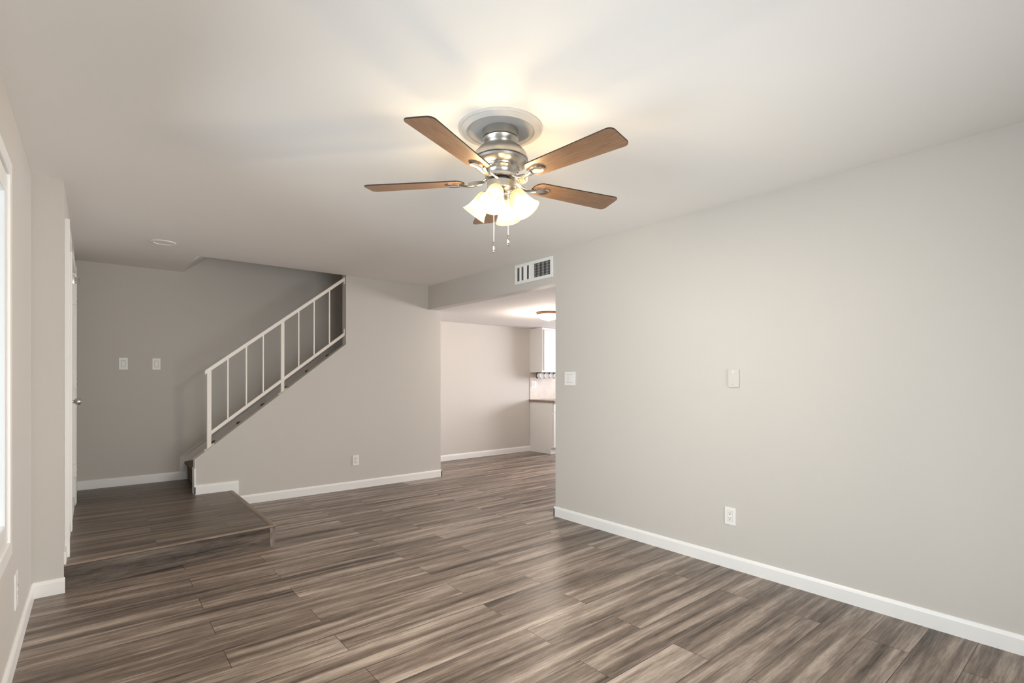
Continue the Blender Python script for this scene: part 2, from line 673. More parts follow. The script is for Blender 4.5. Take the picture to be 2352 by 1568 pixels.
bm = NB()
pl = [(XD, fy(XD) + 0.022), (RX - 0.05, fy(RX - 0.05) + 0.022), (RX - 0.05, YS), (KX0, YS), (KX0, YS + KW), (0.80, YS + KW), (0.80, YB), (XD, YB)]
prism(bm, pl, 'z', PZ - 0.012, PZ)
stp('tread', bm, STEPM)
bm = NB()
prism(bm, [(XD, fy(XD) + 0.012), (RX - 0.045, fy(RX - 0.045) + 0.012), (RX - 0.045, fy(RX) + 0.04), (XD, fy(XD) + 0.04)], 'z', 0, PZ - 0.012)
stp('riser', bm, RISERM)
bm = NB()
prism(bm, [(RX - 0.044, fy(RX) + 0.007), (RX - 0.006, fy(RX) + 0.010), (RX - 0.006, YS), (RX - 0.044, YS)], 'z', 0, PZ - 0.012)
stp('side_panel', bm, ENDM)
bm = NB()
sweep(bm, [(RX - 0.0235, fy(RX) + 0.002, PZ - 0.006), (RX - 0.0235, YS, PZ - 0.006)], 1.0, 12, 0.026, 0.0085)
stp('side_nosing', bm, NOSEM, smooth=50)
bm = NB()
sweep(bm, [(XD, fy(XD) + 0.010, PZ - 0.0068), (RX, fy(RX) + 0.010, PZ - 0.0068)], 1.0, 12, 0.014, 0.0085)
stp('front_nosing', bm, NOSEF, smooth=50)

# ------------------------------------------------------------------ staircase (carpeted, rising behind the knee wall)
st = thing('staircase', 'carpeted brown stairs rising behind the knee wall and white railing', 'stairs', (0.8, 6.2, PZ))
RISE, RUN = 0.203, 0.258
for k in range(9):
    bm = NB()
    x0 = 0.795 + k * RUN
    z0 = PZ + k * RISE
    z1 = z0 + RISE
    pr = [(x0 + 0.012, z0), (x0 + 0.004, z1 - 0.06), (x0 - 0.016, z1 - 0.036), (x0 - 0.022, z1 - 0.02), (x0 - 0.016, z1 - 0.006), (x0 - 0.002, z1), (x0 + RUN, z1), (x0 + RUN, z0)]
    prism(bm, [(a - 0.8, b - PZ) for a, b in pr], 'y', YS + KW + 0.004 - 6.2, YB - 0.018 - 6.2)
    finish('carpeted_tread', bm, CARPET, st, smooth=40)

# ------------------------------------------------------------------ railing on the knee wall
RY = YS + 0.052
rail = thing('stair_railing', 'cream painted metal stair railing standing on the sloped knee wall', 'railing', (0.874, RY, KZ0))
ox, oz = 0.874, KZ0
RS = 0.7815


def top_z(x):
    return 1.352 + RS * (x - 0.874)


def bot_z(x):
    return 0.722 + 0.7815 * (x - 0.874)


def slant(name, x0, x1, f, hh, w):
    bm = NB()
    prism(bm, [(x0 - ox, f(x0) - hh - oz), (x1 - ox, f(x1) - hh - oz), (x1 - ox, f(x1) + hh - oz), (x0 - ox, f(x0) + hh - oz)], 'y', -w, w)
    bmesh.ops.bevel(bm, geom=bm.edges[:], offset=0.003, segments=2, affect='EDGES')
    return finish(name, bm, RAILP, rail)


slant('handrail', 0.838, OX - 0.001, top_z, 0.0205, 0.019)
slant('bottom_rail', 0.874, OX - 0.001, bot_z, 0.019, 0.0125)


def kz(x):
    return KZ0 + SLOPE * (x - KX0)


for nm, x, hw in (('newel_post', 0.874, 0.0185), ('middle_post', 1.552, 0.0165)):
    bm = NB()
    prism(bm, [(x - hw - ox, kz(x - hw) - oz), (x + hw - ox, kz(x + hw) - oz), (x + hw - ox, top_z(x + hw) - 0.005 - oz), (x - hw - ox, top_z(x - hw) - 0.005 - oz)], 'y', -0.017, 0.017)
    bmesh.ops.bevel(bm, geom=bm.edges[:], offset=0.002, segments=1, affect='EDGES')
    p = finish(nm, bm, RAILP, rail)
    bm = NB()
    e0, e1 = x - 0.042, x + 0.042
    prism(bm, [(e0 - ox, kz(e0) - oz), (e1 - ox, kz(e1) - oz), (e1 - ox, kz(e1) + 0.005 - oz), (e0 - ox, kz(e0) + 0.005 - oz)], 'y', -0.026, 0.026)
    for sx in (-0.032, 0.032):
        lathe(bm, [(0.0075, 0.0), (0.0075, 0.009), (0.004, 0.011), (0, 0.0115)], 10, Matrix.Translation((x + sx - ox, 0, kz(x + sx) - oz)))
    finish('foot_plate', bm, RAILP, p)
for x in (1.038, 1.205, 1.364, 1.719, 1.882, 2.052):
    bm = NB()
    box(bm, x - 0.0065 - ox, x + 0.0065 - ox, -0.0065, 0.0065, bot_z(x) - oz, top_z(x) - oz, 0.001)
    finish('baluster', bm, RAILP, rail)
for f, up in ((top_z, -1), (bot_z, 1)):
    bm = NB()
    zc = f(OX) - oz
    box(bm, OX - 0.005 - ox, OX - ox, -0.014, 0.014, zc + min(0, up * 0.06), zc + max(0, up * 0.06), 0.001)
    lathe(bm, [(0.006, 0), (0.006, 0.004), (0, 0.006)], 10, Matrix.Translation((OX - 0.005 - ox, 0, zc + up * 0.045)) @ Matrix.Rotation(-PI / 2, 4, 'Y'))
    finish('wall_bracket', bm, RAILP, rail)

# ------------------------------------------------------------------ window
win = bpy.data.objects.new('window_1', None)
C.objects.link(win)
win['kind'] = 'structure'
win.location = (XL, 1.8, 0.53)


def wpart(name, bm, m, parent=None):
    bmesh.ops.translate(bm, verts=bm.verts, vec=(-XL, -1.8, -0.53))
    return finish(name, bm, m, parent or win)


def ring_yz(bm, x0, x1, y0, y1, z0, z1, w, bev=0.003):
    box(bm, x0, x1, y0, y0 + w, z0, z1, bev)
    box(bm, x0, x1, y1 - w, y1, z0, z1, bev)
    box(bm, x0, x1, y0 + w, y1 - w, z0, z0 + w, bev)
    box(bm, x0, x1, y0 + w, y1 - w, z1 - w, z1, bev)


bm = NB()
ring_yz(bm, XL - 0.05, XL + 0.012, WY0 - 0.035, WY1 - 0.012, WZ0 - 0.035, WZ1 + 0.035, 0.062)
wpart('window_frame', bm, VINYL)
bm = NB()
ring_yz(bm, XL - 0.085, XL + 0.004, WY0 + 0.03, WY1 - 0.070, WZ0 + 0.03, WZ1 - 0.034, 0.085, 0.004)
box(bm, XL - 0.085, XL - 0.03, 1.76, 1.84, WZ0 + 0.10, WZ1 - 0.10, 0.003)
wpart('sash', bm, VINYL)
bm = NB()
box(bm, XL - 0.066, XL - 0.062, WY0 + 0.09, WY1 - 0.10, WZ0 + 0.09, WZ1 - 0.10)
wpart('window_pane', bm, GLASS)

# made-up glass door behind the camera, where the fill light enters
pd = bpy.data.objects.new('door_added', None)
C.objects.link(pd)
pd['kind'] = 'structure'
bm = NB()
for x in (PX0, (PX0 + PX1) / 2 - 0.035, PX1 - 0.07):
    box(bm, x, x + 0.07, YF - 0.12, YF - 0.04, 0, 2.1, 0.003)
box(bm, PX0, PX1, YF - 0.12, YF - 0.04, 2.03, 2.1, 0.003)
box(bm, PX0, PX1, YF - 0.12, YF - 0.04, 0, 0.07, 0.003)
finish('added_door_frame', bm, VINYL, pd)
bm = NB()
box(bm, PX0 + 0.06, PX1 - 0.06, YF - 0.083, YF - 0.079, 0.06, 2.04)
finish('added_door_pane', bm, GLASS, pd)
# kitchen window
kw = bpy.data.objects.new('window_2', None)
C.objects.link(kw)
kw['kind'] = 'structure'
bm = NB()
ring_yz(bm, 8.62, 8.70, 3.3, 6.1, 0.95, 2.0, 0.05)
finish('window_frame', bm, VINYL, kw)
bm = NB()
box(bm, 8.658, 8.662, 3.34, 6.06, 0.99, 1.96)
finish('window_pane', bm, GLASS, kw)

# ------------------------------------------------------------------ entry door, its sidelight panel and casing
door = bpy.data.objects.new('door_1', None)
C.objects.link(door)
door['kind'] = 'structure'
door.location = (XD, DY0, PZ)


def dpart(name, bm, m, parent=None, **kw_):
    bmesh.ops.translate(bm, verts=bm.verts, vec=(-XD, -DY0, -PZ))
    return finish(name, bm, m, parent or door, **kw_)


def panelled(bm, y0, y1, z0, z1, xf, th, panels):
    box(bm, xf - th, xf - 0.008, y0, y1, z0, z1)
    ys = sorted({y0, y1} | {p[0] for p in panels} | {p[1] for p in panels})
    zs = sorted({z0, z1} | {p[2] for p in panels} | {p[3] for p in panels})
    for a, b in zip(ys, ys[1:]):
        for c, d in zip(zs, zs[1:]):
            ym, zm = (a + b) / 2, (c + d) / 2
            if not any(p[0] < ym < p[1] and p[2] < zm < p[3] for p in panels):
                box(bm, xf - 0.010, xf, a, b, c, d)
    for p in panels:
        box(bm, xf - 0.010, xf - 0.002, p[0] + 0.028, p[1] - 0.028, p[2] + 0.028, p[3] - 0.028, 0.005)


LX = XD - 0.012
pans = []
for a, b in ((DY0 + 0.125, DY0 + 0.415), (DY0 + 0.5, DY0 + 0.79)):
    for c, d in ((0.22, 0.74), (0.90, 1.52), (1.62, 1.88)):
        pans.append((a, b, PZ + c, PZ + d))
bm = NB()
panelled(bm, DY0 + 0.004, DY1 - 0.004, PZ + 0.008, DZ1 - 0.004, LX, 0.044, pans)
leaf = dpart('door_leaf', bm, mat('off_white_door_leaf', (0.66, 0.655, 0.635), 0.4))
bm = NB()
panelled(bm, SY0, SY1, PZ, DZ1, LX, 0.05, [(SY0 + 0.12, SY1 - 0.12, PZ + 0.25, PZ + 0.95), (SY0 + 0.12, SY1 - 0.12, PZ + 1.1, PZ + 1.9)])
dpart('side_panel', bm, DOORW)
bm = NB()
cw = 0.06
for y0, y1 in ((SY0 - 0.085, SY0 + 0.006), (SY1 - 0.012, DY0 + 0.004), (DY1 - 0.004, DY1 + 0.10)):
    box(bm, XD - 0.02, XD + 0.017, y0, y1, PZ, DZ1 + 0.065, 0.004)
box(bm, XD - 0.02, XD + 0.017, SY0 - 0.085, DY1 + 0.10, DZ1 - 0.004, DZ1 + 0.066, 0.004)
for y0, y1 in ((SY0 - 0.085, SY0 - 0.06), (DY1 + 0.075, DY1 + 0.10)):
    box(bm, XD - 0.02, XD + 0.022, y0 - 0.003, y1 + 0.003, PZ, DZ1 + 0.069, 0.003)
dpart('door_casing', bm, DOORW)
bm = NB()
box(bm, XD - 0.02, XD + 0.010, YJ + 0.02, DY1 + 0.10, PZ, PZ + 0.075, 0.003)
dpart('threshold', bm, DOORW)
KNY, KNZ = 5.02, 1.094
bm = NB()
lathe(bm, [(0, 0), (0.033, 0.0), (0.033, 0.004), (0.028, 0.010), (0.014, 0.013), (0.0115, 0.020), (0.0115, 0.034), (0.016, 0.040), (0.0245, 0.048), (0.0275, 0.058), (0.0255, 0.068), (0.018, 0.074), (0.010, 0.076), (0.008, 0.079), (0, 0.080)], 28,
      Matrix.Translation((LX, KNY, KNZ)) @ Matrix.Rotation(PI / 2, 4, 'Y'))
k = dpart('door_knob', bm, NICKEL, leaf, smooth=35)
for zc in (0.467, 1.24, 1.965):
    bm = NB()
    box(bm, LX - 0.001, XD + 0.0225, DY1 - 0.040, DY1 + 0.002, zc - 0.055, zc + 0.055, 0.002)
    box(bm, XD + 0.012, XD + 0.0235, DY1 - 0.004, DY1 + 0.034, zc - 0.055, zc + 0.055, 0.002)
    hg = dpart('hinge', bm, DOORW, leaf)
    bm = NB()
    for dz in (-0.034, 0.018):
        box(bm, XD + 0.023, XD + 0.0245, DY1 + 0.003, DY1 + 0.009, zc + dz, zc + dz + 0.02)
    hs = dpart('hinge_screw', bm, DARK, hg)
bm = NB()
box(bm, LX - 0.002, XD + 0.028, 4.945, 4.962, 1.965, 2.030, 0.002)
for dz in (-0.018, 0.0, 0.016):
    lathe(bm, [(0, 0), (0.006, 0), (0.006, 0.045), (0.008, 0.05), (0, 0.055)], 12, Matrix.Translation((XD + 0.004, 4.99, 1.998 + dz)) @ Matrix.Rotation(PI / 2, 4, 'Y'))
box(bm, XD + 0.002, XD + 0.008, 4.97, 5.03, 1.97, 2.03, 0.002)
dpart('swing_bar_latch', bm, NICKEL, leaf, smooth=35)


# ------------------------------------------------------------------ switches, outlets, plates (built facing -Y, at origin)
def plate_bm(w, h, t=0.006):
    bm = NB()
    box(bm, -w / 2, w / 2, -t, 0, -h / 2, h / 2, 0.0022)
    return bm


def rocker_switch(label, loc, rz, w=0.073, h=0.118, gangs=1, group=None, name='light_switch'):
    t = thing(name, label, 'switch', loc, rz, group)
    finish('cover_plate', plate_bm(w, h), PLATE, t)
    for g in range(gangs):
        x = (g - (gangs - 1) / 2) * 0.046
        bm = NB()
        box(bm, x - 0.0175, x + 0.0175, -0.0068, -0.003, -0.0345, 0.0345)
        f = finish('rocker_surround', bm, SHG, t)
        bm = NB()
        box(bm, x - 0.0155, x + 0.0155, -0.011, -0.005, -0.032, 0.032, 0.0015)
        finish('rocker', bm, PLATE, f)
    return t


SHG = mat('plastic_seam_grey', (0.30, 0.29, 0.27), 0.6)


def outlet(label, loc, rz, w=0.073, h=0.116):
    t = thing('wall_outlet', label, 'outlet', loc, rz)
    finish('cover_plate', plate_bm(w, h), PLATE, t)
    bm = NB()
    box(bm, -0.0172, 0.0172, -0.0066, -0.003, -0.0342, 0.0342)
    finish('receptacle_seam', bm, SHG, t)
    bm = NB()
    box(bm, -0.0160, 0.0160, -0.0085, -0.003, -0.0328, 0.0328, 0.0012)
    rc = finish('receptacle', bm, PLATE, t)
    bm = NB()
    for zc in (0.0165, -0.0165):
        box(bm, -0.0075, -0.0050, -0.0090, -0.0070, zc, zc + 0.009)
        box(bm, 0.0050, 0.0075, -0.0090, -0.0070, zc, zc + 0.008)
        lathe(bm, [(0, 0), (0.0031, 0), (0.0031, 0.002), (0, 0.002)], 12, Matrix.Translation((0, -0.0070, zc - 0.006)) @ Matrix.Rotation(PI / 2, 4, 'X'))
    finish('socket_slots', bm, DARK, rc)
    return t


rocker_switch('white rocker switch on the back wall, nearer the entry door', (0.241, YB, 1.420), 0, 0.075, 0.122)
rocker_switch('white rocker switch on the back wall, nearer the stair railing', (0.523, YB, 1.422), 0, 0.072, 0.122)
outlet('white outlet low on the wall under the stair railing', (2.336, YS, 0.326), 0)
outlet('white outlet low on the long right wall, below a painted plate', (XR, 1.703, 0.348), -PI / 2, 0.075, 0.116)
ol = outlet('white outlet seen edge on, low on the wall under the window', (XL, 3.232, 0.303), PI / 2, 0.098, 0.160)
# fan and light control, two gang
t = thing('fan_control', 'two gang white fan and light control at the edge of the kitchen opening', 'switch', (XR, 3.184, 1.266), -PI / 2)
finish('cover_plate', plate_bm(0.128, 0.121, 0.008), PLATE, t)
bm = NB()
box(bm, -0.040, 0.040, -0.0095, -0.004, -0.034, 0.034, 0.001)
cf = finish('control_face', bm, PLATE, t)
bm = NB()
for z in (0.0335, -0.0335):
    box(bm, -0.040, 0.040, -0.0100, -0.008, z - 0.0012, z + 0.0012)
for x in (-0.024, -0.008):
    box(bm, x - 0.0007, x + 0.0007, -0.0099, -0.008, -0.018, 0.018)
finish('control_seam', bm, SHG, cf)
# painted blank plate
t = thing('blank_plate', 'painted over blank plate at switch height on the right wall', 'wall plate', (XR, 1.677, 1.268), -PI / 2)
finish('cover_plate', plate_bm(0.073, 0.119, 0.012), PAINTPLATE, t)
bm = NB()
lathe(bm, [(0, 0), (0.008, 0), (0.008, 0.003), (0.005, 0.005), (0.0025, 0.005), (0.0025, 0.003), (0, 0.003)], 16, Matrix.Translation((-0.005, -0.012, 0.042)) @ Matrix.Rotation(PI / 2, 4, 'X'))
finish('white_button', bm, PLATE, t)
for z in (0.042, -0.042):
    bm = NB()
    lathe(bm, [(0, 0), (0.0022, 0), (0.0022, 0.0006), (0, 0.0006)], 10, Matrix.Translation((-0.005, -0.0122 - (0.003 if z > 0 else 0), z)) @ Matrix.Rotation(PI / 2, 4, 'X'))
    finish('screw', bm, SHG, t)

# ------------------------------------------------------------------ supply vent on the header
vy0, vy1, vz0, vz1 = 3.402, 3.947, 2.208, 2.402
vt = thing('air_vent', 'white supply vent grille with upright louvers on the header', 'vent', (XR, (vy0 + vy1) / 2, (vz0 + vz1) / 2), -PI / 2)
vw, vh = (vy1 - vy0), (vz1 - vz0)
bm = NB()
b_ = 0.030
box(bm, -vw / 2, vw / 2, -0.012, 0, vh / 2 - b_, vh / 2, 0.003)
box(bm, -vw / 2, vw / 2, -0.012, 0, -vh / 2, -vh / 2 + b_, 0.003)
box(bm, -vw / 2, -vw / 2 + b_, -0.012, 0, -vh / 2 + b_, vh / 2 - b_, 0.003)
box(bm, vw / 2 - b_, vw / 2, -0.012, 0, -vh / 2 + b_, vh / 2 - b_, 0.003)
box(bm, -0.024, 0.010, -0.011, 0, -vh / 2 + b_, vh / 2 - b_, 0.002)
finish('vent_frame', bm, VINYL, vt)
bm = NB()
box(bm, -vw / 2 + 0.02, vw / 2 - 0.02, -0.001, 0.0, -vh / 2 + 0.02, vh / 2 - 0.02)
finish('vent_backing', bm, DARK, vt)
zl0, zl1 = -vh / 2 + b_ - 0.003, vh / 2 - b_ + 0.003


def louver(bm, x, ang, wd):
    box(bm, -wd / 2, wd / 2, -0.0009, 0.0009, zl0, zl1, 0, 0, Matrix.Translation((x, -0.0055, 0)) @ Matrix.Rotation(ang, 4, 'Z'))


# bank nearer the stairs: several blades turned shut; other bank: open blades
xs = [-vw / 2 + b_ + 0.010 + i * 0.0205 for i in range(10)]
for i, x in enumerate(xs):
    bm = NB()
    shut = i in (2, 5, 6, 9)
    louver(bm, x + (0.004 if shut else 0), 0.30 if shut else -0.86, 0.0245 if shut else 0.0100)
    finish('louver', bm, VINYL, vt)
for i in range(12):
    bm = NB()
    louver(bm, 0.018 + i * 0.0188, -0.86, 0.0100)
    finish('louver', bm, VINYL, vt)
bm = NB()
for i in range(5):
    z = zl0 + 0.018 + i * 0.026
    box(bm, 0.012, vw / 2 - b_, -0.0018, -0.001, z, z + 0.002)
finish('rear_vane', bm, GREYF, vt)

# ------------------------------------------------------------------ recessed ceiling light over the entry (off)
rl = thing('recessed_light', 'round flush white ceiling light over the entry, switched off', 'ceiling light', (0.468, 5.30, H))
bm = NB()
lathe(bm, [(0.092, 0), (0.092, -0.003), (0.088, -0.007), (0.074, -0.008), (0.070, -0.004), (0.070, 0)], 48)
finish('trim_ring', bm, VINYL, rl, smooth=40)
bm = NB()
lathe(bm, [(0.071, -0.002), (0.05, -0.0045), (0, -0.0055)], 48)
finish('lens', bm, PLATE, rl, smooth=40)

# ------------------------------------------------------------------ kitchen seen through the opening
CX, CX1 = 5.921, 6.95
cab = thing('base_cabinet', 'white base cabinet under the brown countertop in the kitchen', 'cabinet', (CX, YK, 0))
bm = NB()
prism(bm, [(-0.006, 0), (-0.006, 0.863), (-0.575, 0.863), (-0.575, 0.10), (-0.52, 0.10), (-0.52, 0.0)], 'x', 0, CX1 - CX)
finish('cabinet_body', bm, CABW, cab)
for a, b in ((0.012, 0.50), (0.512, 1.0)):
    bm = NB()
    box(bm, a, b, -0.595, -0.575, 0.115, 0.68, 0.003)
    box(bm, a + 0.06, b - 0.06, -0.598, -0.595, 0.175, 0.62, 0.002)
    finish('cabinet_door', bm, CABW, cab)
    bm = NB()
    box(bm, a, b, -0.595, -0.575, 0.695, 0.85, 0.003)
    finish('drawer', bm, CABW, cab)
bm = NB()
box(bm, 0.0, CX1 - CX, -0.532, -0.519, 0.0, 0.098, 0.002)
finish('toe_kick', bm, CABW, cab)
bm = NB()
box(bm, CX - 0.022, CX1, YK - 0.64, YK, 0.863, 0.901, 0.004)
tag(finish('countertop', bm, GRANITE), 'brown speckled countertop on the white kitchen base cabinet', 'countertop')
up = thing('wall_cabinet', 'white wall cabinet hung under the kitchen ceiling', 'cabinet', (CX, YK, 1.375))
bm = NB()
box(bm, 0, CX1 - CX, -0.315, 0, 0, KC - 1.375 - 0.004, 0.002)
finish('cabinet_body', bm, CABW, up)
uh = KC - 1.375
for a, b in ((0.035, 0.50), (0.525, 0.99)):
    bm = NB()
    x0, x1, z0, z1, w = a, b, 0.03, uh - 0.045, 0.055
    box(bm, x0, x0 + w, -0.335, -0.315, z0, z1, 0.002)
    box(bm, x1 - w, x1, -0.335, -0.315, z0, z1, 0.002)
    box(bm, x0 + w, x1 - w, -0.335, -0.315, z0, z0 + w, 0.002)
    box(bm, x0 + w, x1 - w, -0.335, -0.315, z1 - w, z1, 0.002)
    box(bm, x0 + w - 0.004, x1 - w + 0.004, -0.327, -0.316, z0 + w - 0.004, z1 - w + 0.004)
    finish('cabinet_door', bm, CABW, up)
# strip of backsplash
bm = NB()
box(bm, CX, CX1 + 1.2, YK - 0.01, YK, 0.901, 1.375)
struct('wall_backsplash', bm, TILE)
rocker_switch('two gang white switch plate on the kitchen backsplash under the wall cabinet', (6.0, YK - 0.010, 1.165), 0, 0.115, 0.115, 2)
# row of round holders under the wall cabinet
rk = thing('under_cabinet_rack', 'row of grey round holders hung under the white wall cabinet', 'rack', (CX + 0.02, YK - 0.20, 1.375))
bm = NB()
box(bm, 0.0, 0.46, 0.03, 0.05, -0.105, 0.0, 0.002)
box(bm, 0.0, 0.46, -0.05, 0.05, -0.006, 0.0, 0.001)
finish('rack_backing', bm, DARK, rk)
for i in range(4):
    bm = NB()
    M = Matrix.Translation((0.045 + i * 0.112, 0.03, -0.056)) @ Matrix.Rotation(PI / 2, 4, 'X')
    lathe(bm, [(0.051, 0), (0.051, 0.075), (0.046, 0.080), (0.040, 0.078), (0.040, 0.03), (0, 0.03)], 28, M)
    hd = finish('round_holder', bm, VINYL, rk, smooth=40)
    bm = NB()
    lathe(bm, [(0.034, 0.03), (0.034, 0.072), (0, 0.074)], 28, M)
    finish('holder_cap', bm, GREYF, hd, smooth=40)

# kitchen flush dome light
kl = thing('dome_ceiling_light', 'lit flush dome light with bronze rim on the kitchen ceiling', 'ceiling light', (4.662, 4.907, KC))
bm = NB()
lathe(bm, [(0, 0), (0.15, 0), (0.162, -0.006), (0.164, -0.020), (0.156, -0.030), (0.146, -0.030)], 48)
finish('rim', bm, BRONZE, kl, smooth=40)
bm = NB()
lathe(bm, [(0.150, -0.028), (0.146, -0.045), (0.128, -0.068), (0.095, -0.088), (0.05, -0.101), (0, -0.105)], 48)
finish('glass_dome', bm, DOME, kl, smooth=60)
bm = NB()
lathe(bm, [(0.011, -0.103), (0.012, -0.110), (0.007, -0.116), (0.006, -0.122), (0, -0.125)], 16)
finish('finial', bm, BRONZE, kl, smooth=40)
d = bpy.data.lights.new('kitchen_bulb', 'POINT')
d.energy = 32
d.color = (1.0, 0.86, 0.72)
d.shadow_soft_size = 0.12
o = bpy.data.objects.new('kitchen_bulb', d)
C.objects.link(o)
o.parent = kl
o.location = (0, 0, -0.24)

# ------------------------------------------------------------------ ceiling medallion and fan
FX, FY = 1.481, 1.886
bm = NB()
lathe(bm, [(0.197, 0), (0.197, -0.006), (0.191, -0.011), (0.184, -0.008), (0.178, -0.012), (0.170, -0.017), (0.162, -0.021), (0.157, -0.018), (0.154, -0.012), (0.10, -0.011), (0, -0.011)], 72)
tag(finish('ceiling_medallion', bm, MEDAL, smooth=30, loc=(FX, FY, H)), 'round white plaster medallion on the ceiling above the fan', 'ceiling medallion')

FZ = 2.44
fan = thing('ceiling_fan', 'five blade ceiling fan with brushed nickel motor and lit glass shades', 'ceiling fan', (FX, FY, H))
bm = NB()
lathe(bm, [(0, -0.011), (0.084, -0.011), (0.085, -0.020), (0.085, -0.047), (0.082, -0.049)], 64)
cn = finish('canopy', bm, NICKEL, fan, smooth=30)
bm = NB()
lathe(bm, [(0.079, -0.0475), (0.0795, -0.0525)], 48)
finish('shadow_gap', bm, DKNICK, cn)
bm = NB()
lathe(bm, [(0.078, -0.051), (0.083, -0.053), (0.081, -0.060), (0.072, -0.070), (0.066, -0.078), (0.064, -0.086)], 64)
finish('canopy_collar', bm, NICKEL, fan, smooth=30)
bm = NB()
lathe(bm, [(0.062, -0.080), (0.071, -0.0815), (0.086, -0.087), (0.099, -0.097), (0.108, -0.106), (0.110, -0.109), (0.111, -0.1095),
           (0.121, -0.121), (0.1275, -0.137), (0.129, -0.150), (0.1275, -0.152), (0.124, -0.154), (0.1265, -0.156), (0.124, -0.166), (0.113, -0.176), (0.096, -0.182), (0.086, -0.185)], 72)
mh = finish('motor_housing', bm, NICKEL, fan, smooth=24)
bm = NB()
lathe(bm, [(0.1268, -0.1522), (0.1268, -0.1555)], 72)
finish('housing_groove', bm, DKNICK, mh)
# vented band, necking down to the flywheel
bm = NB()
lathe(bm, [(0.090, -0.183), (0.088, -0.190), (0.082, -0.196), (0.074, -0.200), (0.068, -0.208), (0.066, -0.220), (0.069, -0.224)], 64)
vb = finish('vent_band', bm, NICKEL, fan, smooth=30)
bm = NB()
for k in range(20):
    a = 2 * PI * k / 20
    M = Matrix.Rotation(a, 4, 'Z') @ Matrix.Translation((0.0865, 0, -0.1925)) @ Matrix.Rotation(-0.6, 4, 'Y')
    vs = [bm.verts.new(M @ Vector(p)) for p in ((0.0012, -0.009, -0.0025), (0.0012, 0.009, -0.0025), (0.0012, 0.004, 0.0035), (0.0012, -0.004, 0.0035))]
    bm.faces.new(vs)
finish('vent_slots', bm, DARK, vb)
bm = NB()
lathe(bm, [(0.070, -0.223), (0.075, -0.225), (0.075, -0.236), (0.066, -0.239), (0, -0.239)], 64)
finish('flywheel', bm, POLISH, fan, smooth=30)
bm = NB()
lathe(bm, [(0.046, -0.236), (0.046, -0.248)], 48)
finish('switch_neck', bm, DKNICK, fan)

# blades
BZ = -0.247


def wang(theta_deg):
    """clockwise angle from the viewing direction to a world angle"""
    return PI / 2 - YAW - math.radians(theta_deg)


PITCH = -math.radians(8.8)


def blade_mesh():
    bm = NB()
    R0, R1 = 0.175, 0.655
    w0, w1 = 0.054, 0.0685
    pts = []

    def arc(cx, cy, r, a0, a1, n=6):
        for i in range(n + 1):
            a = a0 + (a1 - a0) * i / n
            pts.append((cx + r * math.cos(a), cy + r * math.sin(a)))
    rt = 0.026
    arc(R1 - rt, -w1 + rt, rt, -PI / 2, 0)
    arc(R1 - rt, w1 - rt, rt, 0, PI / 2)
    # rounded root
    for i in range(0, 13):
        a = PI / 2 + PI * i / 12
        pts.append((R0 + 0.038 + 0.038 * math.cos(a), w0 * math.sin(a)))
    vs = prism(bm, pts, 'z', -0.003, 0.003, 0)
    bm.normal_update()
    for f in bm.faces:
        f.material_index = 0 if f.normal.z < -0.5 else 1
    bmesh.ops.transform(bm, matrix=Matrix.Rotation(PITCH, 4, 'X'), verts=bm.verts)
    return bm


def iron_mesh():
    bm = NB()
    P = Matrix.Rotation(PITCH, 4, 'X')
    # curved arm from the flywheel out under the blade
    cl = [(0.060, 0, 0.016), (0.085, 0, 0.004), (0.110, 0.002, -0.010), (0.138, 0.004, -0.018), (0.168, 0.004, -0.016), (0.195, 0.002, -0.0115)]
    rad = [(0.012, 0.006), (0.0105, 0.006), (0.0095, 0.0055), (0.0105, 0.005), (0.014, 0.0045), (0.021, 0.004)]
    sweep(bm, cl, rad, 14)
    # teardrop pad with raised rim
    out = []
    n = 36
    for i in range(n):
        a = 2 * PI * i / n
        rx = 0.042
        ry = 0.0265 * (1 - 0.18 * math.cos(a + PI))
        out.append((0.222 + rx * math.cos(a), ry * math.sin(a)))
    rings = []
    for s, z in ((1.0, -0.0035), (1.02, -0.009), (0.90, -0.0125), (0.74, -0.0105), (0.3, -0.0095)):
        rings.append([bm.verts.new(P @ Vector((0.222 + (x - 0.222) * s, y * s, z))) for x, y in out])
    for a_, b_ in zip(rings, rings[1:]):
        for k in range(n):
            bm.faces.new((a_[k], a_[(k + 1) % n], b_[(k + 1) % n], b_[k]))
    bm.faces.new(rings[-1])
    return bm


def leaf_mesh():
    """pressed scroll plate of the blade iron beside the hub"""
    bm = NB()
    pts = []
    for i in range(24):
        a = 2 * PI * i / 24
        pts.append((0.112 + 0.040 * math.cos(a), 0.030 + 0.024 * math.sin(a) * (1.15 if math.sin(a) > 0 else 0.8)))
    vs = prism(bm, pts, 'z', -0.002, 0.002)
    for k in range(3):
        sweep(bm, [(0.088 + 0.018 * k, 0.016, -0.003), (0.098 + 0.018 * k, 0.030, -0.0045), (0.090 + 0.018 * k, 0.046, -0.003)], 0.0028, 8)
    bmesh.ops.transform(bm, matrix=Matrix.Translation((0, 0, 0.010)) @ Matrix.Rotation(-0.75, 4, 'X'), verts=bm.verts)
    return bm


